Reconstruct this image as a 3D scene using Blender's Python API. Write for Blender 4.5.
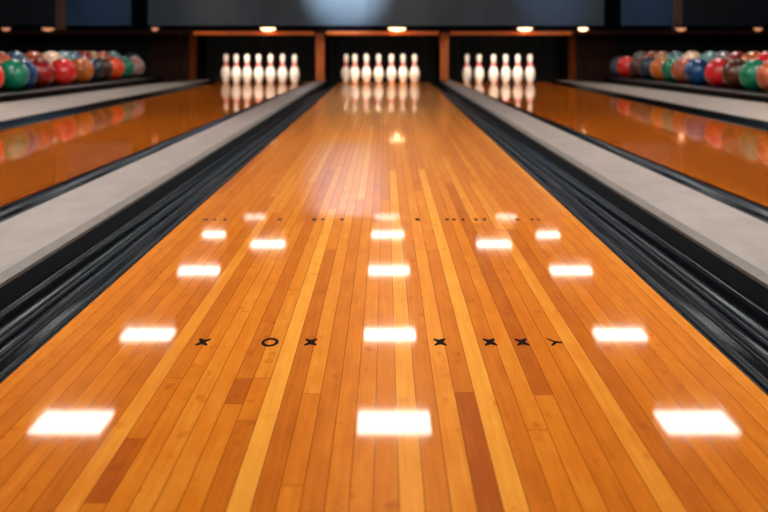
import bpy, bmesh, math, random
from mathutils import Vector, Matrix
random.seed(11)
for o in list(bpy.data.objects): bpy.data.objects.remove(o)
S = bpy.context.scene
COL = S.collection

# ------------------------------------------------------------------ camera
F, H, VX, VY = 1600.0, 0.485, 382.5, 41.0      # focal length in pixels, eye height above the lane, vanishing point
cam = bpy.data.cameras.new('camera'); camo = bpy.data.objects.new('camera', cam); COL.objects.link(camo)
camo.location = (0, 0, H); camo.rotation_euler = (math.radians(90), 0, 0)
cam.sensor_width = 36; cam.lens = 36*F/768
cam.shift_x = (384-VX)/768; cam.shift_y = -(256-VY)/768
cam.clip_start = .02; cam.clip_end = 200
cam.dof.use_dof = True; cam.dof.focus_distance = 2.75; cam.dof.aperture_fstop = 9.0
S.camera = camo

# ------------------------------------------------------------------ world, exposure
w = bpy.data.worlds.new('world'); S.world = w; w.use_nodes = True
w.node_tree.nodes['Background'].inputs[0].default_value = (.35, .55, 1, 1)
w.node_tree.nodes['Background'].inputs[1].default_value = .012
S.view_settings.view_transform = 'Standard'; S.view_settings.look = 'None'
S.view_settings.gamma = 1; S.view_settings.use_curve_mapping = False
S.view_settings.exposure = 0.0
PANEL_E = 21.0
def spot(name, loc, target, power, col, deg, blend=.8, size=.08):
    l = bpy.data.lights.new(name, 'SPOT'); l.energy = power; l.color = col
    l.spot_size = math.radians(deg); l.spot_blend = blend; l.shadow_soft_size = size
    o = bpy.data.objects.new(name, l); COL.objects.link(o); o.location = loc
    o.rotation_euler = (Vector(target)-Vector(loc)).to_track_quat('-Z', 'Y').to_euler(); return o
def area(name, loc, target, power, col, sx, sy):
    l = bpy.data.lights.new(name, 'AREA'); l.energy = power; l.color = col; l.shape = 'RECTANGLE'; l.size = sx; l.size_y = sy
    o = bpy.data.objects.new(name, l); COL.objects.link(o); o.location = loc
    o.rotation_euler = (Vector(target)-Vector(loc)).to_track_quat('-Z', 'Y').to_euler(); return o
MASKY = 17.9
for (tx, tz, pw, c, deg) in ((-.40, 1.18, 3600, (.94, .97, 1), 21), (-3.15, .95, 60, (.2, .5, 1), 14), (3.05, .95, 60, (.2, .5, 1), 14),
                             (-1.9, .8, 200, (1, .62, .42), 14), (.25, .8, 160, (1, .66, .5), 14), (1.9, .95, 300, (.5, .66, 1), 18)):
    spot('added_mask_spot', (tx*.9, 15.2, 2.72), (tx, MASKY, tz), pw, c, deg, 1)  # unseen spots added to give the masks their pale, blue and brown glows
for X in (-1.41, 0, 1.41):      # the tube behind each valance that lights the pins
    area('pin_light', (X, 17.985, .60), (X, 18.55, .15), 4.8, (1, .86, .68), 1.0, .05).data.spread = 1.75

# ------------------------------------------------------------------ helpers
def tag(o, label=None, cat=None, group=None, kind=None):
    if label: o['label'] = label
    if cat: o['category'] = cat
    if group: o['group'] = group
    if kind: o['kind'] = kind
    return o
def at(x, y, z=0.0):            # ground point at height z seen at pixel (x, y)
    Y = F*(H-z)/(y-VY); return Vector(((x-VX)*Y/F, Y, z))
def mesh_obj(name, verts, faces, mats, parent=None, smooth=False, midx=None):
    me = bpy.data.meshes.new(name); me.from_pydata([tuple(v) for v in verts], [], faces)
    for m in (mats if isinstance(mats, (list, tuple)) else [mats]): me.materials.append(m)
    if midx:
        for p, i in zip(me.polygons, midx): p.material_index = i
    bm = bmesh.new(); bm.from_mesh(me); bmesh.ops.recalc_face_normals(bm, faces=bm.faces); bm.to_mesh(me); bm.free()
    if smooth:
        for p in me.polygons: p.use_smooth = True
    o = bpy.data.objects.new(name, me); COL.objects.link(o)
    if parent: o.parent = parent
    return o
class MB:
    def __init__(s): s.v = []; s.f = []
    def box(s, x0, x1, y0, y1, z0, z1):
        b = len(s.v); s.v += [(x, y, z) for z in (z0, z1) for y in (y0, y1) for x in (x0, x1)]
        s.f += [tuple(b+i for i in q) for q in ((0,2,3,1),(4,5,7,6),(0,1,5,4),(2,6,7,3),(0,4,6,2),(1,3,7,5))]; return s
    def build(s, name, mat, parent=None, bevel=0):
        o = mesh_obj(name, s.v, s.f, mat, parent)
        if bevel:
            m = o.modifiers.new('bevel', 'BEVEL'); m.width = bevel; m.segments = 2
        return o
def box(name, mat, x0, x1, y0, y1, z0, z1, parent=None, bevel=0): return MB().box(x0, x1, y0, y1, z0, z1).build(name, mat, parent, bevel)
def empty(name, loc=(0, 0, 0)):
    o = bpy.data.objects.new(name, None); COL.objects.link(o); o.location = loc; o.empty_display_size = .1; return o
def loft(name, rings, mat, parent=None, caps=True, smooth=False):   # rings: list of stations, each a list of points (open or closed profile)
    n = len(rings[0]); v = [p for r in rings for p in r]; f = []
    for i in range(len(rings)-1):
        for j in range(n):
            k = (j+1) % n; f.append((i*n+j, i*n+k, (i+1)*n+k, (i+1)*n+j))
    if caps: f.append(tuple(range(n))); f.append(tuple((len(rings)-1)*n+j for j in range(n)))
    return mesh_obj(name, v, f, mat, parent, smooth)
def lathe(name, prof, mats, seg=28, parent=None, midx=None):
    v, f, mi = [], [], []
    for r, z in prof:
        for k in range(seg):
            a = 2*math.pi*k/seg; v.append((r*math.cos(a), r*math.sin(a), z))
    for i in range(len(prof)-1):
        for k in range(seg):
            f.append((i*seg+k, i*seg+(k+1) % seg, (i+1)*seg+(k+1) % seg, (i+1)*seg+k)); mi.append(midx(i) if midx else 0)
    f.append(tuple(range(seg))); mi.append(0); f.append(tuple((len(prof)-1)*seg+k for k in range(seg))); mi.append(0)
    return mesh_obj(name, v, f, mats, parent, True, mi)

# ------------------------------------------------------------------ materials
def srgb(r, g, b):
    c = lambda u: (u/255/12.92 if u/255 <= .04045 else ((u/255+.055)/1.055)**2.4)
    return (c(r), c(g), c(b), 1)
class NT:
    def __init__(s, name):
        s.m = bpy.data.materials.new(name); s.m.use_nodes = True; s.t = s.m.node_tree; s.b = s.t.nodes['Principled BSDF']
    def n(s, typ, **kw):
        x = s.t.nodes.new(typ)
        for k, v in kw.items():
            if k in x.inputs.keys() if isinstance(k, str) else False: x.inputs[k].default_value = v
            else: setattr(x, k, v)
        return x
    def l(s, a, b): s.t.links.new(a, b)
    def noise(s, scale, detail=4, vec=(1, 1, 1), rough=.55, src='Object'):
        tc = s.n('ShaderNodeTexCoord'); mp = s.n('ShaderNodeMapping'); mp.inputs['Scale'].default_value = vec
        s.l(tc.outputs[src], mp.inputs[0]); no = s.n('ShaderNodeTexNoise')
        no.inputs['Scale'].default_value = scale; no.inputs['Detail'].default_value = detail; no.inputs['Roughness'].default_value = rough
        s.l(mp.outputs[0], no.inputs['Vector']); return no
    def ramp(s, src, stops):
        r = s.n('ShaderNodeValToRGB'); e = r.color_ramp.elements
        while len(e) < len(stops): e.new(.5)
        for q, (p, c) in zip(e, stops): q.position = p; q.color = c
        s.l(src, r.inputs[0]); return r
def pm(name, c1, c2=None, rough=.5, scale=8, vec=(1, 1, 1), metal=0, spec=.5, bump=0, coat=0, coatr=.05, lo=.35, hi=.65, roughvar=0):
    t = NT(name); b = t.b
    no = t.noise(scale, 5, vec)
    r = t.ramp(no.outputs['Fac'], [(lo, c1), (hi, c2 or c1)]); t.l(r.outputs[0], b.inputs['Base Color'])
    b.inputs['Roughness'].default_value = rough; b.inputs['Metallic'].default_value = metal
    b.inputs['Specular IOR Level'].default_value = spec
    b.inputs['Coat Weight'].default_value = coat; b.inputs['Coat Roughness'].default_value = coatr
    if roughvar:
        mr = t.n('ShaderNodeMapRange'); mr.inputs[1].default_value = .3; mr.inputs[2].default_value = .7
        mr.inputs[3].default_value = rough-roughvar; mr.inputs[4].default_value = rough+roughvar
        t.l(no.outputs['Fac'], mr.inputs[0]); t.l(mr.outputs[0], b.inputs['Roughness'])
    if bump:
        bp = t.n('ShaderNodeBump'); bp.inputs['Strength'].default_value = bump; bp.inputs['Distance'].default_value = .01
        t.l(no.outputs['Fac'], bp.inputs['Height']); t.l(bp.outputs[0], b.inputs['Normal'])
    return t.m
def emis(name, col, e):
    t = NT(name); t.b.inputs['Base Color'].default_value = col; t.b.inputs['Emission Color'].default_value = col
    t.b.inputs['Emission Strength'].default_value = e; return t.m

def glossy_mix(t, color_out, out, rough, f0, f1, normal=None, tint=(1, .97, .93, 1), haze=0, power=1.0):
    """matte body under a thin polished film whose mirror strength follows the viewing angle"""
    df = t.n('ShaderNodeBsdfDiffuse'); t.l(color_out, df.inputs[0])
    gl = t.n('ShaderNodeBsdfGlossy'); gl.inputs['Roughness'].default_value = rough; gl.inputs[0].default_value = tint
    if normal: t.l(normal, gl.inputs['Normal'])
    fr = t.n('ShaderNodeFresnel'); fr.inputs[0].default_value = 1.45
    mr = t.n('ShaderNodeMapRange'); mr.inputs[1].default_value = .03; mr.inputs[2].default_value = .9; mr.inputs[3].default_value = 0; mr.inputs[4].default_value = 1
    t.l(fr.outputs[0], mr.inputs[0])
    go = gl.outputs[0]
    if haze:      # a share goes to a rough lobe whose orange tint paints a wood-coloured sheen
        g2 = t.n('ShaderNodeBsdfGlossy'); g2.inputs['Roughness'].default_value = .28; g2.inputs[0].default_value = (.98, .56, .26, 1)
        m2 = t.n('ShaderNodeMixShader'); m2.inputs[0].default_value = haze; t.l(go, m2.inputs[1]); t.l(g2.outputs[0], m2.inputs[2]); go = m2.outputs[0]
    pw = t.n('ShaderNodeMath'); pw.operation = 'POWER'; pw.inputs[1].default_value = power; t.l(mr.outputs[0], pw.inputs[0])
    ma = t.n('ShaderNodeMath'); ma.operation = 'MULTIPLY_ADD'; ma.inputs[1].default_value = f1-f0; ma.inputs[2].default_value = f0; t.l(pw.outputs[0], ma.inputs[0])
    ms = t.n('ShaderNodeMixShader'); t.l(ma.outputs[0], ms.inputs[0]); t.l(df.outputs[0], ms.inputs[1]); t.l(go, ms.inputs[2])
    t.l(ms.outputs[0], out.inputs[0])
def film(name, c1, c2, rough, f0, f1, scale=3, vec=(1, 1, 1), bump=0, tint=(1, 1, 1, 1)):
    t = NT(name); t.t.nodes.remove(t.b); out = [n for n in t.t.nodes if n.type == 'OUTPUT_MATERIAL'][0]
    no = t.noise(scale, 4, vec); r = t.ramp(no.outputs['Fac'], [(.35, c1), (.65, c2)]); nrm = None
    if bump:
        bp = t.n('ShaderNodeBump'); bp.inputs['Strength'].default_value = bump; bp.inputs['Distance'].default_value = .004
        t.l(no.outputs['Fac'], bp.inputs['Height']); nrm = bp.outputs[0]
    glossy_mix(t, r.outputs[0], out, rough, f0, f1, nrm, tint); return t.m

def lane_wood(name, dark, mid, light, gloss_r=.032, refl=(.014, .93), haze=.37, power=1.8):
    """maple boards: a tone stored on every board, drawn-out grain, a few knots, polished finish"""
    t = NT(name); tr = t.t; tr.nodes.remove(t.b); out = [n for n in tr.nodes if n.type == 'OUTPUT_MATERIAL'][0]
    at_ = t.n('ShaderNodeAttribute'); at_.attribute_name = 'tone'
    sep = t.n('ShaderNodeSeparateColor'); t.l(at_.outputs['Color'], sep.inputs[0])
    # grain shifted per board by its seed
    tc = t.n('ShaderNodeTexCoord'); cmb = t.n('ShaderNodeCombineXYZ')
    ml = t.n('ShaderNodeMath'); ml.operation = 'MULTIPLY'; ml.inputs[1].default_value = 37.0
    t.l(sep.outputs[1], ml.inputs[0]); t.l(ml.outputs[0], cmb.inputs[1]); t.l(ml.outputs[0], cmb.inputs[2])
    add = t.n('ShaderNodeVectorMath'); add.operation = 'ADD'; t.l(tc.outputs['Object'], add.inputs[0]); t.l(cmb.outputs[0], add.inputs[1])
    def nz(vec, scale, det):
        mp = t.n('ShaderNodeMapping'); mp.inputs['Scale'].default_value = vec; t.l(add.outputs[0], mp.inputs[0])
        no = t.n('ShaderNodeTexNoise'); no.inputs['Scale'].default_value = scale; no.inputs['Detail'].default_value = det
        t.l(mp.outputs[0], no.inputs['Vector']); return no.outputs['Fac']
    g1 = nz((90, 2.2, 1), 1.6, 5); g2 = nz((22, 4.0, 1), 1.5, 3); g3 = nz((38, 13, 1), 1.0, 2)
    def lin(a, k, b):     # a + k*(b-.5)
        s1 = t.n('ShaderNodeMath'); s1.operation = 'SUBTRACT'; s1.inputs[1].default_value = .5; t.l(b, s1.inputs[0])
        s2 = t.n('ShaderNodeMath'); s2.operation = 'MULTIPLY_ADD'; s2.inputs[1].default_value = k; t.l(s1.outputs[0], s2.inputs[0]); t.l(a, s2.inputs[2]); return s2.outputs[0]
    v = lin(lin(sep.outputs[0], .42, g1), .38, g2)
    # cross figure flecks
    fl = t.n('ShaderNodeMapRange'); fl.inputs[1].default_value = .64; fl.inputs[2].default_value = .80; fl.inputs[3].default_value = 0; fl.inputs[4].default_value = .34
    t.l(g3, fl.inputs[0])
    sb = t.n('ShaderNodeMath'); sb.operation = 'SUBTRACT'; t.l(v, sb.inputs[0]); t.l(fl.outputs[0], sb.inputs[1])
    r = t.ramp(sb.outputs[0], [(0.0, dark), (.5, mid), (1.0, light)])
    # knots
    mp = t.n('ShaderNodeMapping'); mp.inputs['Scale'].default_value = (18, 2.2, 1); t.l(add.outputs[0], mp.inputs[0])
    vo = t.n('ShaderNodeTexVoronoi'); vo.inputs['Scale'].default_value = 1; t.l(mp.outputs[0], vo.inputs['Vector'])
    kn = t.n('ShaderNodeMapRange'); kn.inputs[1].default_value = .03; kn.inputs[2].default_value = .11; kn.inputs[3].default_value = .55; kn.inputs[4].default_value = 0
    t.l(vo.outputs['Distance'], kn.inputs[0])
    sc = t.n('ShaderNodeSeparateColor'); t.l(vo.outputs['Color'], sc.inputs[0])
    gt = t.n('ShaderNodeMath'); gt.operation = 'GREATER_THAN'; gt.inputs[1].default_value = .86; t.l(sc.outputs[0], gt.inputs[0])
    mm = t.n('ShaderNodeMath'); mm.operation = 'MULTIPLY'; t.l(kn.outputs[0], mm.inputs[0]); t.l(gt.outputs[0], mm.inputs[1])
    mx = t.n('ShaderNodeMix'); mx.data_type = 'RGBA'; t.l(mm.outputs[0], mx.inputs[0]); t.l(r.outputs[0], mx.inputs[6]); mx.inputs[7].default_value = srgb(96, 42, 10)
    glossy_mix(t, mx.outputs[2], out, gloss_r, refl[0], refl[1], haze=haze, power=power); return t.m

M = {}
M['lane'] = lane_wood('lane_maple', srgb(164, 74, 18), srgb(208, 114, 24), srgb(240, 164, 62))
M['sidelane_shaded'] = lane_wood('side_lane_maple_shaded', srgb(148, 62, 14), srgb(196, 104, 22), srgb(232, 152, 56), .04, (.36, .62), 0, 1.0)  # darker maple: the dimmer light on the side lanes is put into the colour
M['seam'] = film('seam_dark', srgb(110, 52, 14), srgb(120, 58, 16), .06, .01, .3)
M['mark'] = film('inlay_dark', srgb(38, 24, 26), srgb(50, 32, 30), .05, .01, .5, 60)
M['gutter'] = film('gutter_black', srgb(2, 4, 7), srgb(3, 5, 8), .15, .03, .13, 2, (1, .3, 1), 0, (.85, .92, 1, 1))
M['ridge'] = film('ridge_black', srgb(8, 11, 17), srgb(14, 18, 26), .28, .02, .18, 3, (1, .3, 1), 0, (.9, .95, 1, 1))
M['rib'] = pm('rib_grey', srgb(60, 66, 78), srgb(84, 88, 98), rough=.28, scale=4, vec=(20, .8, 20), spec=.8)
M['black'] = film('black_rubber', srgb(6, 8, 13), srgb(10, 12, 17), .5, .0, .03)
M['cap'] = pm('capping_grey', srgb(122, 108, 102), srgb(139, 124, 116), rough=.42, scale=5, vec=(3, .8, 3), spec=.35)
M['capedge'] = pm('capping_edge', srgb(90, 80, 74), srgb(104, 92, 85), rough=.5, scale=20)
M['capfar'] = pm('capping_far', srgb(138, 122, 113), srgb(164, 148, 138), rough=.6, scale=5, vec=(40, .4, 3))
M['floor'] = pm('floor_dark', srgb(18, 16, 16), srgb(28, 24, 23), rough=.5, scale=3)
M['tray'] = film('rack_black', srgb(7, 7, 9), srgb(11, 11, 14), .5, .0, .04)
M['ceil'] = pm('ceiling_black', srgb(14, 14, 16), srgb(20, 20, 23), rough=.9, scale=3)
M['wall'] = pm('wall_dark', srgb(18, 20, 26), srgb(26, 28, 34), rough=.8, scale=2)
M['curtain'] = pm('curtain_black', srgb(6, 6, 7), srgb(10, 10, 11), rough=.95, scale=8)
M['wood'] = pm('post_wood', srgb(140, 66, 12), srgb(166, 82, 18), rough=.4, scale=3, vec=(20, 20, 2))
M['wooddark_and_shade'] = pm('wood_dark_and_shade', srgb(34, 12, 6), srgb(48, 18, 8), spec=.12, rough=.5, scale=3, vec=(20, 20, 2))  # own colour of the dark panels; on posts and kickbacks it paints shade
M['rail'] = pm('rail_wood', srgb(196, 88, 12), srgb(216, 104, 18), rough=.3, scale=3, vec=(2, 20, 20))
M['mask'] = pm('mask_panel', srgb(40, 55, 70), srgb(52, 68, 82), rough=.35, scale=1.6, vec=(1, 1, 1))
M['maskblue'] = pm('mask_panel_blue', srgb(24, 56, 84), srgb(32, 68, 98), rough=.35, scale=1.6)
M['maskunlit'] = pm('mask_panel_unlit', srgb(16, 22, 32), srgb(24, 30, 40), rough=.5, spec=.2, scale=1.6)  # darker copy of the mask colour, painting the outer panels as unlit
M['bronze'] = pm('bronze_strip', srgb(84, 62, 50), srgb(100, 74, 60), rough=.3, scale=8)
M['pin'] = pm('pin_white', srgb(238, 230, 222), srgb(246, 240, 232), rough=.25, scale=6, coat=.6)
M['pinred'] = pm('pin_red', srgb(206, 12, 22), srgb(214, 18, 28), rough=.3, scale=6)
M['metal'] = pm('dark_metal', srgb(28, 30, 36), srgb(42, 44, 50), rough=.35, scale=20, metal=.6)
M['hole'] = pm('finger_hole', srgb(8, 8, 9), rough=.9)
M['frame'] = pm('fixture_frame', srgb(40, 40, 42), srgb(52, 52, 54), rough=.5, scale=9)
M['panel'] = emis('panel_light', (1, .95, .88, 1), PANEL_E)
M['bulb'] = emis('bulb_warm', (1, .64, .34, 1), 4)
M['bulbdim'] = emis('bulb_dim', (1, .42, .22, 1), .5)

# ------------------------------------------------------------------ the setting
FZ = -.14
tag(box('floor', M['floor'], -10, 10, -4, 40, FZ-.1, FZ), kind='structure')
tag(box('ceiling', M['ceil'], -10, 10, -4, 40, 2.95, 3.05), kind='structure')
tag(box('wall_left', M['wall'], -10.1, -10, -4, 40, FZ, 2.95), kind='structure')
tag(box('wall_right', M['wall'], 10, 10.1, -4, 40, FZ, 2.95), kind='structure')
tag(box('wall_back', M['wall'], -10, 10, 40, 40.1, FZ, 2.95), kind='structure')
tag(box('wall_front', M['wall'], -10, 10, -4.1, -4, FZ, 2.95), kind='structure')

# ------------------------------------------------------------------ ceiling lights (mirror images lie on the lane; front rows are added fill)
CZ = 2.93
def panel_light(X, Y, label, wx=.60, wy=.72):
    r = empty('ceiling_light', (X, Y, CZ)); tag(r, label, 'ceiling light', 'rectangular ceiling lights over the lanes')
    m = MB(); hx, hy, b = wx/2, wy/2, .03
    m.box(-hx-b, hx+b, -hy-b, -hy, -.04, .02); m.box(-hx-b, hx+b, hy, hy+b, -.04, .02)
    m.box(-hx-b, -hx, -hy, hy, -.04, .02); m.box(hx, hx+b, -hy, hy, -.04, .02)
    m.build('frame', M['frame'], r); box('diffuser', M['panel'], -hx, hx, -hy, hy, -.03, .0, r); return r
CH = CZ-.03+H
rows = [('nearest', 382), ('second', 294), ('third', 230), ('fourth', 194), ('farthest', 175)]
cols = [('left', {382: 72, 294: 148, 230: 199, 194: 214, 175: 255}), ('centre', {382: 394, 294: 390, 230: 389, 194: 388, 175: 387}),
        ('right', {382: 696, 294: 620, 230: 571, 194: 548, 175: 506})]
for cn, d in cols:
    for rn, off in rows:
        Y = F*CH/off; X = (d[off]-VX)*Y/F
        wy_ = {382: .88, 294: .68, 230: .64, 194: .5, 175: .42}[off]; wx_ = {382: .64, 294: .58, 230: .59, 194: .56, 175: .44}[off]
        panel_light(X, Y, 'rectangular white ceiling light mirrored in the lane, %s light of the %s column' % (rn, cn), wx_ if cn == 'centre' or off > 220 else .4, wy_)
for x, s in ((268, 'left'), (494, 'right')):
    Y = F*CH/203.5; panel_light((x-VX)*Y/F, Y, 'rectangular white ceiling light mirrored in the lane just inside the %s column' % s, .56, .6)
for off, n in ((249, 'nearer'), (174, 'farther')):
    for sx, s in ((-4.65, 'left'), (4.65, 'right')):
        panel_light(sx, F*CH/off, 'rectangular ceiling light glinting in the %s wide gutter, %s of two' % (s, n), .6, 1.2)
for Y, n in ((9.6, 'third'), (7.3, 'second'), (5.0, 'first'), (2.7, 'rearmost')):  # unseen rows carried forward and added to brighten the front boards
    for X, s in ((-2.75, 'left'), (.1, 'centre'), (2.8, 'right')):
        panel_light(X, Y, 'unseen ceiling light added to brighten the front of the lanes, %s row, %s' % (n, s), .6, 1.2)

# ------------------------------------------------------------------ lanes
Y0, Y1 = -1.2, 18.95
def line(p, q):       # 3D line through two pixels each at its own height, returns f(Y)
    a, b = at(*p), at(*q)
    def f(Y):
        t = (Y-a.y)/(b.y-a.y); return a.x+(b.x-a.x)*t
    return f
def mir(p): return (2*383.2-p[0],)+tuple(p[1:])
cl = line((0, 384, 0), (335, 86, 0)); cr = line((768, 396, 0), (437, 89, 0))
# tone overrides of the boards in front: list of (pixel row where the tone starts going up the picture, tone)
LT = {0: [(600, .50)], 1: [(600, .45)], 2: [(600, .38)], 3: [(600, .5), (485.5, .46), (394, .62)], 4: [(600, .26), (250, .5)], 5: [(600, .86)],
      6: [(600, .3), (421, .46), (378, .62)], 7: [(600, .52), (404, .12), (379, .36), (322, .3)], 8: [(600, .55)], 9: [(600, .6)], 10: [(600, .5)],
      11: [(600, .45), (503, .08), (439, .4), (378, .34), (300, .3)], 12: [(600, .68)], 13: [(600, .28)], 14: [(600, .42)], 15: [(600, .5)], 16: [(600, .36)],
      17: [(600, .5)], 18: [(600, .32)], 19: [(600, .44)], 20: [(600, .5)], 21: [(600, .55)]}
RT = {0: [(600, .44)], 1: [(600, .74)], 2: [(600, .36)], 3: [(600, .62)], 4: [(600, .02), (392.5, .36), (250, .5)], 5: [(600, .82)], 6: [(600, .38)],
      7: [(600, .5), (430, .55)], 8: [(600, .52), (395, .16)], 9: [(600, .42)], 10: [(600, .44)], 11: [(600, .68)], 12: [(600, .24)], 13: [(600, .4)], 14: [(600, .48)],
      15: [(600, .36)], 16: [(600, .5)], 17: [(600, .44)], 18: [(600, .5)], 19: [(600, .6)]}
def make_lane(name, fl, fr, bounds, tones, label, mat_):
    """bounds: board edges as fractions across the lane; tones[i] list of (Ystart, tone)"""
    v, f, mi, tn = [], [], [], []
    half = .00045
    def X(t, Y): return fl(Y)+(fr(Y)-fl(Y))*t
    def quad(ta, oa, tb, ob, ya, yb, m, tone):
        seed = random.random(); n = max(1, int((yb-ya)/.5))
        for q in range(n): piece(ta, oa, tb, ob, ya+(yb-ya)*q/n, ya+(yb-ya)*(q+1)/n, m, tone, seed)
    def piece(ta, oa, tb, ob, ya, yb, m, tone, seed):
        b = len(v); v.extend([(X(ta, ya)+oa, ya, 0), (X(tb, ya)+ob, ya, 0), (X(tb, yb)+ob, yb, 0), (X(ta, yb)+oa, yb, 0)])
        f.append((b, b+1, b+2, b+3)); mi.append(m); tn.append((tone, seed, 0, 1))
    for i in range(len(bounds)-1):
        a, b = bounds[i], bounds[i+1]; segs = tones[i]
        for k, (ys, tone) in enumerate(segs):
            ye = segs[k+1][0] if k+1 < len(segs) else Y1
            g = .002 if k else 0
            if k: quad(a, 0, b, 0, ys, ys+g, 1, .5)
            quad(a, half, b, -half, ys+g, ye, 0, tone)
        quad(b, -half, b, half, Y0, Y1, 1, .5)
    quad(bounds[0], -half, bounds[0], half, Y0, Y1, 1, .5)
    n = len(v)      # body below the boards
    T = .055
    for Y in (Y0, Y1):
        for x, z in ((X(0, Y), 0.0), (X(1, Y), 0.0), (X(1, Y), -T), (X(0, Y), -T)): v.append((x, Y, z))
    for q in ((1,2,6,5),(2,3,7,6),(3,0,4,7),(0,1,2,3),(4,5,6,7)): f.append(tuple(n+i for i in q)); mi.append(1); tn.append((.5, .5, 0, 1))
    me = bpy.data.meshes.new(name); me.from_pydata(v, [], f); me.materials.append(mat_); me.materials.append(M['seam'])
    ca = me.color_attributes.new('tone', 'FLOAT_COLOR', 'CORNER'); k = 0
    for p, m, c in zip(me.polygons, mi, tn):
        p.material_index = m
        for li in p.loop_indices: ca.data[li].color = c
    o = bpy.data.objects.new(name, me); COL.objects.link(o); tag(o, label, 'bowling lane', 'wooden bowling lanes'); return o
# centre lane boards
YR = 5.0; L, R = cl(YR), cr(YR); W = R-L; c0 = -.0036
bl = [c0]; tb = []
i = 0
left = []
while c0-(i+1)*.02533 > L+.006: left.append((c0-(i+1)*.02533, c0-i*.02533, LT.get(i, [(600, .45)]))); i += 1
left.append((L, c0-i*.02533, LT.get(i, [(600, .45)])))
right = []; i = 0
while c0+(i+1)*.02698 < R-.006: right.append((c0+i*.02698, c0+(i+1)*.02698, RT.get(i, [(600, .45)]))); i += 1
right.append((c0+i*.02698, R, RT.get(i, [(600, .45)])))
boards = left[::-1]+right
bounds = [0]+[(b[1]-L)/W for b in boards]; bounds[-1] = 1
tones = []
for a, b, tl in boards:
    s = [(Y0 if y == 600 else F*H/(y-VY), t) for y, t in tl]
    y = max(s[-1][0], 3.9)+random.uniform(.2, 2.4)
    while y < 17: s.append((y, min(.85, max(.12, random.gauss(.46, .13))))); y += random.uniform(2.2, 5.5)
    tones.append(s)
centre = make_lane('bowling_lane', cl, cr, bounds, tones, 'polished orange maple bowling lane in the middle, running from the foreground to seven pins', M['lane'])
def rand_tones(n):
    out = []
    for i in range(n):
        s = [(Y0, max(.16, random.gauss(.27, .07)))]; y = Y0+random.uniform(1, 5)  # board tones lowered to stand for the weaker light here
        while y < 17.5: s.append((y, min(.7, max(.08, max(.16, random.gauss(.27, .07)))))); y += random.uniform(2.5, 5.5)
        out.append(s)
    return out
sideA = ((0, 131.5, 0), (209, 84.6, 0)); sideB = ((0, 206, 0), (302, 85.5, 0))
bs = [k/40 for k in range(41)]
EDGE = {}
for s in (-1, 1):
    A = sideA if s < 0 else tuple(mir(p) for p in sideA); B = sideB if s < 0 else tuple(mir(p) for p in sideB)
    fa, fb = line(*A), line(*B); EDGE[s] = (fa, fb)
    nm = 'left' if s < 0 else 'right'
    make_lane('bowling_lane', fa if s < 0 else fb, fb if s < 0 else fa, bs, rand_tones(40),
              'polished shade-darkened orange bowling lane on the %s, reflecting the %s rack of coloured balls' % (nm, nm), M['sidelane_shaded'])

# inlaid marks of the centre lane (flush, dark)
SH = {'dart': [(-.5, .5), (-.05, .30), (.36, .5), (.5, .40), (.26, .02), (.5, -.36), (.46, -.5), (.0, -.30), (-.46, -.5), (-.5, -.36), (-.20, -.02), (-.5, .3)],
      'vee': [(-.55, .5), (-.42, .52), (.05, .12), (.55, .0), (.5, -.14), (.1, -.12), (-.25, -.5), (-.42, -.44), (-.1, -.02)],
      'dot': [(.5*math.cos(a*math.pi/5), .5*math.sin(a*math.pi/5)) for a in range(10)]}
def inlay(name, shape, x, y, wpx, hpx, parent, flip=1, label=None):
    c = at(x, y); sx = wpx*c.y/F; sy = hpx*c.y/(y-VY); pts = SH[shape]; t = .0006
    v = [(c.x+flip*u*sx, c.y+w_*sy, t) for u, w_ in pts]+[(c.x+flip*u*sx, c.y+w_*sy, -.003) for u, w_ in pts]; n = len(pts)
    f = [tuple(range(n)), tuple(range(2*n-1, n-1, -1))]+[(i, (i+1) % n, n+(i+1) % n, n+i) for i in range(n)]
    o = mesh_obj(name, v, f, M['mark'], parent)
    if label: o['label'] = label
    return o
for x, fl_ in ((203, 1), (311, -1), (440, -1), (490, -1), (522, -1)): inlay('arrow_mark', 'dart', x, 342.2, 12.5, 7.2, centre, -fl_ if x != 311 else 1)
inlay('arrow_mark', 'vee', 555, 342.2, 13.5, 7, centre, 1)
c = at(270, 342.4); n = 36; v = []; f = []
for k in range(n):
    a = 2*math.pi*k/n
    for r_, z in ((1, .0006), (.62, .0006)): v.append((c.x+r_*math.cos(a)*8.6*c.y/F, c.y+r_*math.sin(a)*4.2*c.y/301, z))
    for r_ in (.62, 1): v.append((c.x+r_*math.cos(a)*8.6*c.y/F, c.y+r_*math.sin(a)*4.2*c.y/301, -.003))
for k in range(n):
    for j in range(4): f.append((k*4+j, k*4+(j+1) % 4, ((k+1) % n)*4+(j+1) % 4, ((k+1) % n)*4+j))
mesh_obj('ring_mark', v, f, M['mark'], centre)
for x, wd, sh in ((206, 6, 'dot'), (215, 5, 'dot'), (225, 5, 'dot'), (280, 6, 'dart'), (314.4, 6, 'dart'), (322.6, 4, 'dot'), (342, 5, 'dart'), (417.5, 6, 'dart'),
                  (447, 5, 'dot'), (454, 5, 'dot'), (463, 4, 'dot'), (476, 5, 'dart'), (484.5, 5, 'dart'), (517, 5, 'dart'), (532, 4, 'dot'), (538, 4, 'dot')):
    inlay('guide_dot', sh, x, 219.6, wd*.8, 2.6 if sh == 'dart' else 1.7, centre)

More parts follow.
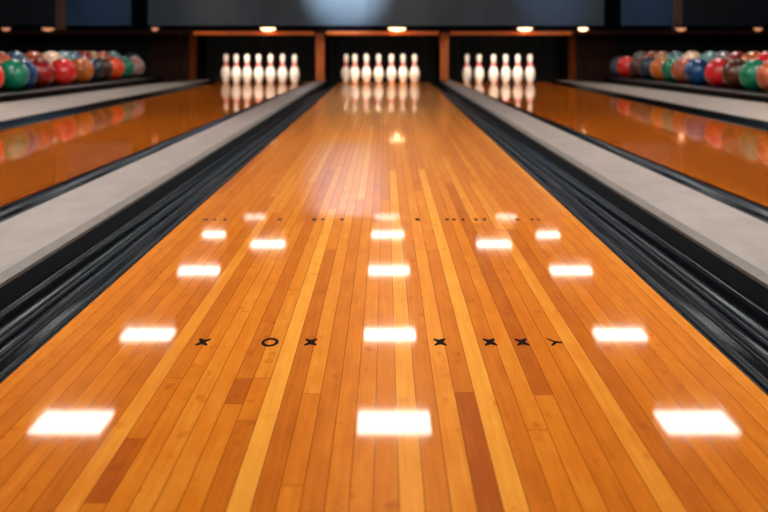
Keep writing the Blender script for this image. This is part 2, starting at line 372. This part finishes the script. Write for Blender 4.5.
# ------------------------------------------------------------------ gutters, cappings
def lane_edge(s): return cl if s < 0 else cr
def L2(s, p, q): return line(p, q) if s < 0 else line(mir(p), mir(q))
stations = [Y0+(Y1-Y0)*i/30 for i in range(31)]
def gutter(name, fa, fb, za, zb, zbot, label, ribs, parent_mat):
    """channel between line fa (lane side, top za) and fb (outer side, top zb)"""
    prof = [(0, za), (.06, za), (.10, za-.018)]
    base = []
    N = 40
    for k in range(N+1):
        t = .10+.86*k/N; u = (t-.53)/.43; z = zbot+(za-.018-zbot)*abs(u)**3 if u < 0 else zbot+(zb-zbot)*abs(u)**3
        base.append((t, z))
    prof += base[1:]+[(1, zb)]
    under = [(1, FZ+.02), (0, FZ+.02)]
    rings = [[(fa(Y)+(fb(Y)-fa(Y))*t, Y, z) for t, z in prof+under] for Y in stations]
    o = loft(name, rings, parent_mat, smooth=True)
    def zt(t):
        u = (t-.53)/.43; return zbot+(za-.018-zbot)*abs(u)**3 if u < 0 else zbot+(zb-zbot)*abs(u)**3
    for c, hh in ribs:      # raised ridges running along the channel
        dw = hh*.9; rr = []
        for Y in stations:
            W_ = abs(fb(Y)-fa(Y)); X_ = lambda t: fa(Y)+(fb(Y)-fa(Y))*t
            rr.append([(X_(c)+dx*dw, Y, zt(c)+dz*hh*.7) for dx, dz in ((-1, -.2), (-.85, .45), (-.45, .9), (0, 1), (.45, .9), (.85, .45), (1, -.2))])
        loft('ridge', rr, M['ridge'], o, smooth=False)
    tag(o, label, 'gutter', 'black lane gutters'); return o
CAPZ = .03
for s in (-1, 1):
    nm = 'left' if s < 0 else 'right'
    e = lane_edge(s); off = .0015*s
    e1 = lambda Y, e=e, s=s: e(Y)+.001*s
    wall = L2(s, (0, 309, -.017), (326, 85, -.017)); bev0 = L2(s, (0, 284, CAPZ-.012), (321, 84, CAPZ-.012)); bev1 = L2(s, (0, 273, CAPZ), (318, 84, CAPZ))
    out = L2(s, (0, 223, CAPZ), (307, 84, CAPZ)); B = EDGE[s][1]; A = EDGE[s][0]
    gutter('lane_gutter', e1, wall, -.004, -.017, -.052, 'wide glossy black ribbed gutter between the middle lane and the %s grey capping' % nm, [(.2, .008), (.33, .005), (.38, .007), (.56, .004), (.62, .008), (.76, .007), (.81, .004)], M['gutter'])
    # divider: grey capping, bevelled edge, black side skirts
    r = empty('lane_divider', (0, 0, 0)); tag(r, 'long pale grey ball return capping between the middle lane and the %s lane' % nm, 'lane divider', 'grey cappings between lanes')
    w1 = lambda Y, f_=wall, s=s: f_(Y)+.001*s
    o1 = lambda Y, f_=out, s=s: f_(Y)
    loft('capping', [[(bev1(Y), Y, CAPZ), (o1(Y), Y, CAPZ), (o1(Y), Y, CAPZ-.014), (bev1(Y), Y, CAPZ-.014)] for Y in stations], M['cap'], r)
    loft('bevelled_edge', [[(bev1(Y)-.0005*s, Y, CAPZ), (bev0(Y), Y, CAPZ-.012), (bev0(Y), Y, CAPZ-.02), (bev1(Y)-.0005*s, Y, CAPZ-.02)] for Y in stations], M['capedge'], r)
    loft('skirt', [[(bev0(Y)+.002*s, Y, CAPZ-.0205), (bev1(Y)+.01*s, Y, CAPZ-.0205), (bev1(Y)+.01*s, Y, FZ), (w1(Y), Y, FZ), (w1(Y), Y, -.019)] for Y in stations], M['black'], r)
    # narrow gutter on the far side of the capping
    B1 = lambda Y, f_=B, s=s: f_(Y)-.001*s
    o2 = lambda Y, f_=out, s=s: f_(Y)+.001*s
    gutter('lane_gutter', B1, o2, -.004, CAPZ-.006, -.03, 'narrow black gutter along the inner edge of the %s lane, behind the grey capping' % nm, [(.3, .01), (.42, .008), (.7, .012)], M['gutter'])
    loft_r = [[(o2(Y)+.016*s, Y, CAPZ-.012), (o2(Y)+.024*s, Y, CAPZ-.012), (o2(Y)+.024*s, Y, -.02), (o2(Y)+.016*s, Y, -.02)] for Y in stations]
    g = bpy.data.objects[[o.name for o in COL.objects if o.name.startswith('lane_gutter')][-1]]
    # outer side: gutter, wide pale capping
    c2in = L2(s, (0, 121, CAPZ), (190, 84, CAPZ))
    A1 = lambda Y, f_=A, s=s: f_(Y)+.001*s
    cin = lambda Y, f_=c2in, s=s: f_(Y)
    gutter('lane_gutter', A1, cin, -.004, CAPZ-.004, -.035, 'dark blue-black gutter along the outer edge of the %s lane' % nm, [(.3, .01), (.6, .01)], M['gutter'])
    r = empty('side_capping'); tag(r, 'pale capping strip running below the %s ball rack' % nm, 'capping', 'pale cappings by the ball racks')
    ys = [(Y0, -2.5, .085), (10.46, -2.5, .08), (16.8, -2.5, .024), (18.6, -2.36, .02)]
    rings = []; rings2 = []
    for Y, X, z in ys:
        X = X if s < 0 else -X; z = max(z, CAPZ*.7)
        xi = cin(Y)+.001*s
        rings.append([(xi, Y, CAPZ), (X, Y, z), (X, Y, z-.02), (xi, Y, CAPZ-.02)])
        rings2.append([(xi+.004*s, Y, CAPZ-.0205), (X-.004*s, Y, z-.0205), (X-.004*s, Y, FZ), (xi+.004*s, Y, FZ)])
    loft('capping', rings, M['capfar'], r); loft('skirt', rings2, M['black'], r)

# ------------------------------------------------------------------ ball racks and balls
def ball_rack(s):
    nm = 'left' if s < 0 else 'right'
    r = empty('ball_rack', (0, 0, 0)); tag(r, 'long low black rack holding two tiers of bowling balls on the %s' % nm, 'ball rack', 'ball racks beside the outer lanes')
    X = lambda a: (-a if s < 0 else a)
    ya, yb = 8.6, 18.1
    def slab(name, prof, mat): 
        rings = [[(X(x), Y, z-(Y-11.5)*.006) for x, z in prof] for Y in (ya, yb)]; return loft(name, rings, mat, r)
    slab('front_lip', [(2.505, .118), (2.53, .118), (2.53, -.01), (2.505, -.01)], M['tray'])
    slab('trim_rail', [(2.498, .122), (2.525, .128), (2.525, .119), (2.498, .114)], M['metal'])
    slab('lower_tray', [(2.531, .112), (2.57, .118), (2.62, .128), (2.66, .128), (2.74, .118), (2.75, .104), (2.531, .098)], M['tray'])
    slab('upper_tray', [(2.751, .192), (2.86, .180), (2.97, .195), (2.97, .170), (2.751, .165)], M['tray'])
    slab('back_board', [(2.975, .26), (2.99, .26), (2.99, -.05), (2.975, -.05)], M['tray'])
    for Y in (ya+.2, 11.5, 14.4, yb-.2):
        b = MB(); x0, x1 = sorted((X(2.56), X(2.95))); b.box(x0, x1, Y-.03, Y+.03, FZ, .085-(Y-11.5)*.006); b.build('leg', M['metal'], r)
    return r
RB = .113
def ball_mat(name, c1, c2, mix=.5, sc=9):
    return pm('ball_'+name, c1, c2, rough=.3, scale=sc, coat=.25, coatr=.1, lo=.42, hi=.6, bump=0)
BC = {'teal green': ball_mat('green', srgb(8, 104, 74), srgb(14, 126, 92)), 'deep blue': ball_mat('blue', srgb(16, 54, 104), srgb(24, 82, 140)),
      'maroon and brown': ball_mat('maroon', srgb(164, 14, 24), srgb(88, 34, 18)), 'coral red': ball_mat('coral', srgb(232, 34, 38), srgb(240, 60, 44)),
      'ochre': ball_mat('ochre', srgb(206, 110, 26), srgb(180, 88, 20)), 'dark navy': ball_mat('navy', srgb(22, 32, 48), srgb(40, 52, 66)),
      'dark brown': ball_mat('brown', srgb(66, 28, 14), srgb(90, 44, 24)), 'orange red': ball_mat('orangered', srgb(240, 84, 14), srgb(220, 22, 34), sc=5),
      'grey and red marbled': ball_mat('marbled', srgb(150, 142, 140), srgb(164, 66, 52), sc=14), 'smoky grey': ball_mat('grey', srgb(132, 126, 124), srgb(104, 104, 108)),
      'grey blue': ball_mat('greyblue', srgb(84, 110, 134), srgb(62, 84, 110)), 'copper': ball_mat('copper', srgb(190, 92, 56), srgb(146, 76, 50), sc=14),
      'cream': ball_mat('cream', srgb(240, 206, 178), srgb(226, 178, 146)), 'teal grey': ball_mat('tealgrey', srgb(110, 142, 142), srgb(52, 104, 108), sc=12),
      'rust red': ball_mat('rust', srgb(160, 50, 28), srgb(132, 34, 24)), 'tan': ball_mat('tan', srgb(196, 136, 94), srgb(160, 112, 82)),
      'red': ball_mat('red', srgb(220, 30, 36), srgb(200, 20, 34))}
sph = None
def ball(color, x, s, tier, label):
    """x: pixel column; tier 0 front (X 2.64) or 1 back (X 2.86)"""
    global sph
    Xa = 2.642 if tier == 0 else 2.862; Y = Xa*F/abs(x-VX); z = (.241 if tier == 0 else .298)-(Y-11.5)*.006
    if sph is None:
        bm = bmesh.new(); bmesh.ops.create_uvsphere(bm, u_segments=40, v_segments=24, radius=RB); me = bpy.data.meshes.new('ball'); bm.to_mesh(me); bm.free()
        for p in me.polygons: p.use_smooth = True
        sph = me
    me = sph.copy(); me.materials.clear(); me.materials.append(BC[color])
    o = bpy.data.objects.new('bowling_ball', me); COL.objects.link(o); o.location = ((-1 if s < 0 else 1)*Xa, Y, z)
    o.rotation_euler = (random.uniform(-.4, .4), random.uniform(-.4, .4), random.uniform(0, 6))
    tag(o, label, 'bowling ball', 'bowling balls on the %s rack' % ('left' if s < 0 else 'right'))
    # three finger holes, dark round wells
    for a, b_ in ((.16, -.12), (.16, .12), (-.22, 0)):
        h = lathe('finger_hole', [(.0125, -.001), (.0125, .0006), (.010, .0008), (.0002, .0002)], M['hole'], 14, o)
        d = Vector((a, b_, 1)).normalized(); h.matrix_parent_inverse = Matrix(); h.location = d*(RB-.0002); h.rotation_euler = d.to_track_quat('Z', 'Y').to_euler()
    return o
def ordinal(i): return ['first', 'second', 'third', 'fourth', 'fifth', 'sixth', 'seventh', 'eighth', 'ninth', 'tenth', 'eleventh', 'twelfth', 'thirteenth'][i]
left_front = [('orange red', -13), ('teal green', 13), ('deep blue', 22), ('maroon and brown', 40), ('coral red', 63), ('ochre', 81), ('dark navy', 92), ('dark brown', 101), ('orange red', 113), ('teal green', 123), ('grey and red marbled', 134)]
left_back = [('copper', -2), ('grey blue', 15), ('copper', 33), ('cream', 51), ('teal grey', 63), ('grey blue', 73), ('rust red', 83), ('tan', 92), ('copper', 102), ('teal grey', 112), ('smoky grey', 133)]
right_front = [('copper', 773), ('teal green', 755), ('dark brown', 737), ('red', 719), ('deep blue', 698), ('copper', 684), ('teal green', 674), ('ochre', 662), ('dark navy', 650), ('dark brown', 640), ('coral red', 627), ('grey blue', 620)]
right_back = [('red', 768), ('ochre', 754), ('rust red', 737), ('smoky grey', 724), ('teal grey', 710), ('cream', 692), ('teal grey', 676), ('tan', 663), ('copper', 652), ('smoky grey', 641), ('teal grey', 630)]
for s in (-1, 1): ball_rack(s)
for s, fr_, bk in ((-1, left_front, left_back), (1, right_front, right_back)):
    nm, edge = ('left', 'left') if s < 0 else ('right', 'right')
    for i, (c_, x) in enumerate(fr_): ball(c_, x, s, 0, '%s bowling ball, front row of %s rack, %s from %s edge' % (c_, nm, ordinal(i), edge))
    for i, (c_, x) in enumerate(bk): ball(c_, x, s, 1, '%s bowling ball, back row of %s rack, %s from %s edge' % (c_, nm, ordinal(i), edge))

# ------------------------------------------------------------------ pins
PH = .334
ctrl = [(0, .0270), (.01, .0292), (.05, .0405), (.09, .0540), (.14, .0610), (.19, .0585), (.235, .0470), (.27, .0345), (.30, .0268), (.325, .0240), (.345, .0240), (.362, .0290)]
real = [(.0, .0258), (.019, .0358), (.057, .0498), (.086, .0572), (.114, .0606), (.149, .0576), (.184, .0470), (.216, .0330), (.238, .0248), (.254, .0233), (.273, .0238), (.298, .0268), (.325, .0320), (.343, .0320), (.358, .0300), (.371, .0225), (.379, .0120), (.381, .0005)]
def interp(z):
    for (a, ra), (b, rb) in zip(real, real[1:]):
        if a <= z <= b:
            t = (z-a)/(b-a); t2 = t*t*(3-2*t); return ra+(rb-ra)*(t*.55+t2*.45)
    return .0005
k = PH/.381
zs = [i*.381/56 for i in range(57)]
prof = [(interp(z)*(.97 if z < .2 else .91 if z > .24 else .97-.06*(z-.2)/.04), z*k) for z in zs]
def make_pin():
    o = lathe('bowling_pin', prof, [M['pin']], 28)
    for z0, z1 in ((.214, .236), (.247, .268)):
        zz = [z0+(z1-z0)*j/5 for j in range(6)]
        pr = [(interp(z)*(.97 if z < .2 else .91 if z > .24 else .97-.06*(z-.2)/.04)+.0009, z*k) for z in zz]
        v = []; f = []; seg = 28
        for r_, z in pr:
            for q in range(seg): a = 2*math.pi*q/seg; v.append((r_*math.cos(a), r_*math.sin(a), z))
        for i in range(5):
            for q in range(seg): f.append((i*seg+q, i*seg+(q+1) % seg, (i+1)*seg+(q+1) % seg, (i+1)*seg+q))
        mesh_obj('neck_stripe', v, f, M['pinred'], o, True)['label'] = 'red neck stripe'
    return o
pin0 = make_pin(); first = True
sets = [('left', [226, 236.3, 247, 258.7, 270.5, 282.5, 294.5]), ('middle', [346.2, 354.8, 366.3, 378.6, 391.3, 403, 414.6]), ('right', [467, 479, 493.6, 505.7, 517.8, 530])]
words = ['leftmost', 'second from left', 'third from left', 'fourth from left', 'fifth from left', 'sixth from left', 'seventh from left']
for nm, xs in sets:
    for i, x in enumerate(xs):
        if first: o = pin0; first = False
        else:
            o = pin0.copy(); COL.objects.link(o)
            for ch in pin0.children: c_ = ch.copy(); COL.objects.link(c_); c_.parent = o
        Y = 18.45 if i % 2 == 0 else 18.51
        if (nm, i) in (('middle', 0), ('right', 0), ('left', 0)): Y = 18.72
        o.location = ((x-VX)*Y/F, Y, .0006)
        wd = words[i] if i < len(xs)-1 else 'rightmost'
        tag(o, 'white bowling pin with red neck bands, %s lane, %s in its row' % (nm, wd), 'bowling pin', 'bowling pins at the end of the %s lane' % nm)

# ------------------------------------------------------------------ pin end: posts, kickbacks, pit, masks
def px(x, Y): return (x-VX)*Y/F
def pz(y, Y): return H-(y-VY)*Y/F
PY = 18.30
for x, wpx, nm in ((185, 8, 'outer left'), (320, 8.5, 'inner left'), (444.5, 8.5, 'inner right'), (580, 8, 'outer right')):
    X = px(x, PY); hw = wpx/2*PY/F
    r = empty('partition_post', (X, PY, 0)); tag(r, ('dark brown' if 'outer' in nm else 'orange')+' wooden partition post at the pin end, %s of the four' % nm, 'post', 'partition posts between the pin decks')
    box('post', M['wooddark_and_shade' if 'outer' in nm else 'wood'], -hw, hw, 0, .09, .031, .60, r, .004)
    box('kickback', M['wood' if 'outer' in nm else 'wooddark_and_shade'], (-hw*.5 if X > 0 else 0), (hw*.5 if X < 0 else 0), .091, (.95 if 'outer' in nm else 1.55), .031, .60, r)  # shade on outer posts and inner kickbacks is painted by the darker wood
# pit behind the pins
for x0, x1, nm in ((187, 320, 'left'), (320, 444.5, 'middle'), (444.5, 578, 'right')):
    a, b = px(x0, PY)+.06, px(x1, PY)-.06
    r = empty('pit_curtain', ((a+b)/2, 19.75, 0)); tag(r, 'black pit curtain hanging behind the pins of the %s lane' % nm, 'curtain', 'pit curtains')
    n = 40; hw = (b-a)/2; v = []; f = []
    for j, z in enumerate((FZ+.002, .62)):
        for i in range(n+1): v.append((-hw+2*hw*i/n, .015*math.sin(i*1.3), z))
    for i in range(n): f.append((i, i+1, n+2+i, n+1+i))
    o = mesh_obj('cloth', v, f, M['curtain'], r); o.modifiers.new('s', 'SOLIDIFY').thickness = .008
    box('hanging_rail', M['metal'], -hw, hw, -.02, .02, .621, .64, r)
tag(box('trim_1', M['curtain'], -5.4, 5.4, 18.02, 20.2, .6505, .70), kind='structure')        # unseen soffit added over the pits to keep them dark
tag(box('trim_2', M['curtain'], -5.4, 5.4, 20.1, 20.2, FZ, .65), kind='structure')  # unseen back panel added to close the pits against light
# dark brown panels outside the outer posts, black behind the racks
for s in (-1, 1):
    nm = 'left' if s < 0 else 'right'
    a, b = (px(150, 18.3), px(180.5, 18.3)) if s < 0 else (px(584.5, 18.3), px(614, 18.3))
    tag(box('wooden_partition', M['wooddark_and_shade'], a, b, 18.3, 18.34, .03, .65), 'dark brown wooden panel beside the outer %s partition post' % nm, 'panel', 'dark side panels')
    a, b = (-5.4, a-.002) if s < 0 else (b+.002, 5.4)
    tag(box('trim_%d' % (3 if s < 0 else 4), M['curtain'], a, b, 18.3, 18.34, FZ, .65), kind='structure')

ZB, ZT = pz(25.5, MASKY), 1.47
def mask(x0, x1, mat, label):
    a, b = px(x0, MASKY), px(x1, MASKY)
    r = empty('masking_panel', ((a+b)/2, MASKY, ZB)); tag(r, label, 'masking panel', 'masking panels above the pins'); hw = (b-a)/2
    box('panel', mat, -hw+.002, hw-.002, 0, .03, .0, ZT-ZB, r)
    box('bottom_trim', M['black'], -hw+.002, hw-.002, -.012, .03, -.045, -.001, r)
mask(-60, 55, M['maskunlit'], 'unlit, very dark masking panel at the far left above the balls')
mask(66, 131, M['maskblue'], 'deep blue masking panel above the left ball rack')
mask(148, 258, M['mask'], 'blue-grey masking panel above the left lane, with a brownish glow')
mask(258, 368, M['mask'], 'blue-grey masking panel with the brightest pale glow, above the middle lane')
mask(368, 486, M['mask'], 'blue-grey masking panel right of the pale glow, with a faint brown tint')
mask(486, 604, M['mask'], 'blue-grey masking panel above the right lane')
mask(621, 672, M['maskblue'], 'deep blue masking panel above the right ball rack')
mask(683, 830, M['maskunlit'], 'unlit, very dark masking panel at the far right above the balls')
for x, nm, m_ in ((60.5, 'bronze upright strip between the dark and blue panels on the left', 'bronze'), (139.5, 'black upright pillar between the blue and grey panels on the left', 'black'),
                  (612.5, 'black upright pillar between the grey and blue panels on the right', 'black'), (677.5, 'bronze upright strip between the blue and dark panels on the right', 'bronze')):
    X = px(x, MASKY); hw = {'bronze': 4.8, 'black': 7.8}[m_]*MASKY/F
    tag(box('mask_pillar', M[m_], X-hw, X+hw, MASKY-.01, MASKY+.05, ZB-.045, ZT), nm, 'pillar', 'upright strips between masking panels')
# wooden valance rails under the masks
for x0, x1, m_, nm in ((194, 314, 'rail', 'left'), (326, 439, 'rail', 'middle'), (450, 571, 'rail', 'right')):
    tag(box('valance_rail', M[m_], px(x0, MASKY), px(x1, MASKY), MASKY-.02, MASKY+.02, pz(35, MASKY), pz(31.5, MASKY), bevel=.004),
        'narrow orange wooden rail under the masking panels above the %s pins' % nm, 'rail', 'wooden rails above the pins')
for x0, x1, nm in ((-40, 190, 'left'), (577, 830, 'right')):
    tag(box('valance_rail', M['wooddark_and_shade'], px(x0, MASKY), px(x1, MASKY), MASKY-.02, MASKY+.02, pz(34, MASKY), pz(31.5, MASKY), bevel=.004),
        'dark brown rail under the masking panels above the %s balls' % nm, 'rail', 'wooden rails above the pins')
tag(box('valance_board', M['wooddark_and_shade'], px(-40, MASKY), px(830, MASKY), MASKY+.031, MASKY+.05, pz(33, MASKY), pz(26, MASKY)),
    'dark brown board behind the row of lamps along the top of the pin openings', 'board')
# lamps: warm downlights in front of the board
def lamp(x, r_, mat, power, label):
    Y = MASKY-.016-r_; o = empty('downlight', (px(x, Y), Y, pz(26.2, Y))); tag(o, label, 'lamp', 'small lamps under the masking panels')
    lathe('housing', [(r_*.5, 0), (r_*.95, -.006), (r_*1.05, -.016), (r_*1.05, -.018)], [M['metal']], 24, o)
    lathe('bulb', [(r_*.6, -.0183), (r_*.9, -.021), (r_, -.026), (r_*.97, -.034), (r_*.78, -.043), (r_*.45, -.052), (.001, -.055)], [mat], 24, o)
    if power:
        l = bpy.data.lights.new('downlight_glow', 'POINT'); l.energy = power; l.color = (1, .62, .34); l.shadow_soft_size = .03
        lo = bpy.data.objects.new('downlight_glow', l); COL.objects.link(lo); lo.parent = o; lo.location = (0, -.02, -.075); l.energy *= .25
for x, r_, m_, p, nm in ((268, .085, 'bulb', .8, 'glowing warm lamp above the left pins'), (397, .10, 'bulb', .9, 'brightest warm lamp, above the middle pins'),
                         (525, .085, 'bulb', .8, 'glowing warm lamp above the right pins'), (583, .055, 'bulb', .5, 'small round warm lamp beside the outer right post'),
                         (48, .07, 'bulbdim', .35, 'dim reddish lamp above the left rack of balls'), (6, .05, 'bulbdim', 0, 'dim lamp at the far left edge'),
                         (155, .04, 'bulbdim', 0, 'dim small lamp left of the outer left post'),
                         (681, .06, 'bulbdim', .35, 'dim reddish lamp above the right rack of balls'), (758, .05, 'bulbdim', .2, 'dim lamp at the far right edge')):
    lamp(x, r_, M[m_], p, nm)
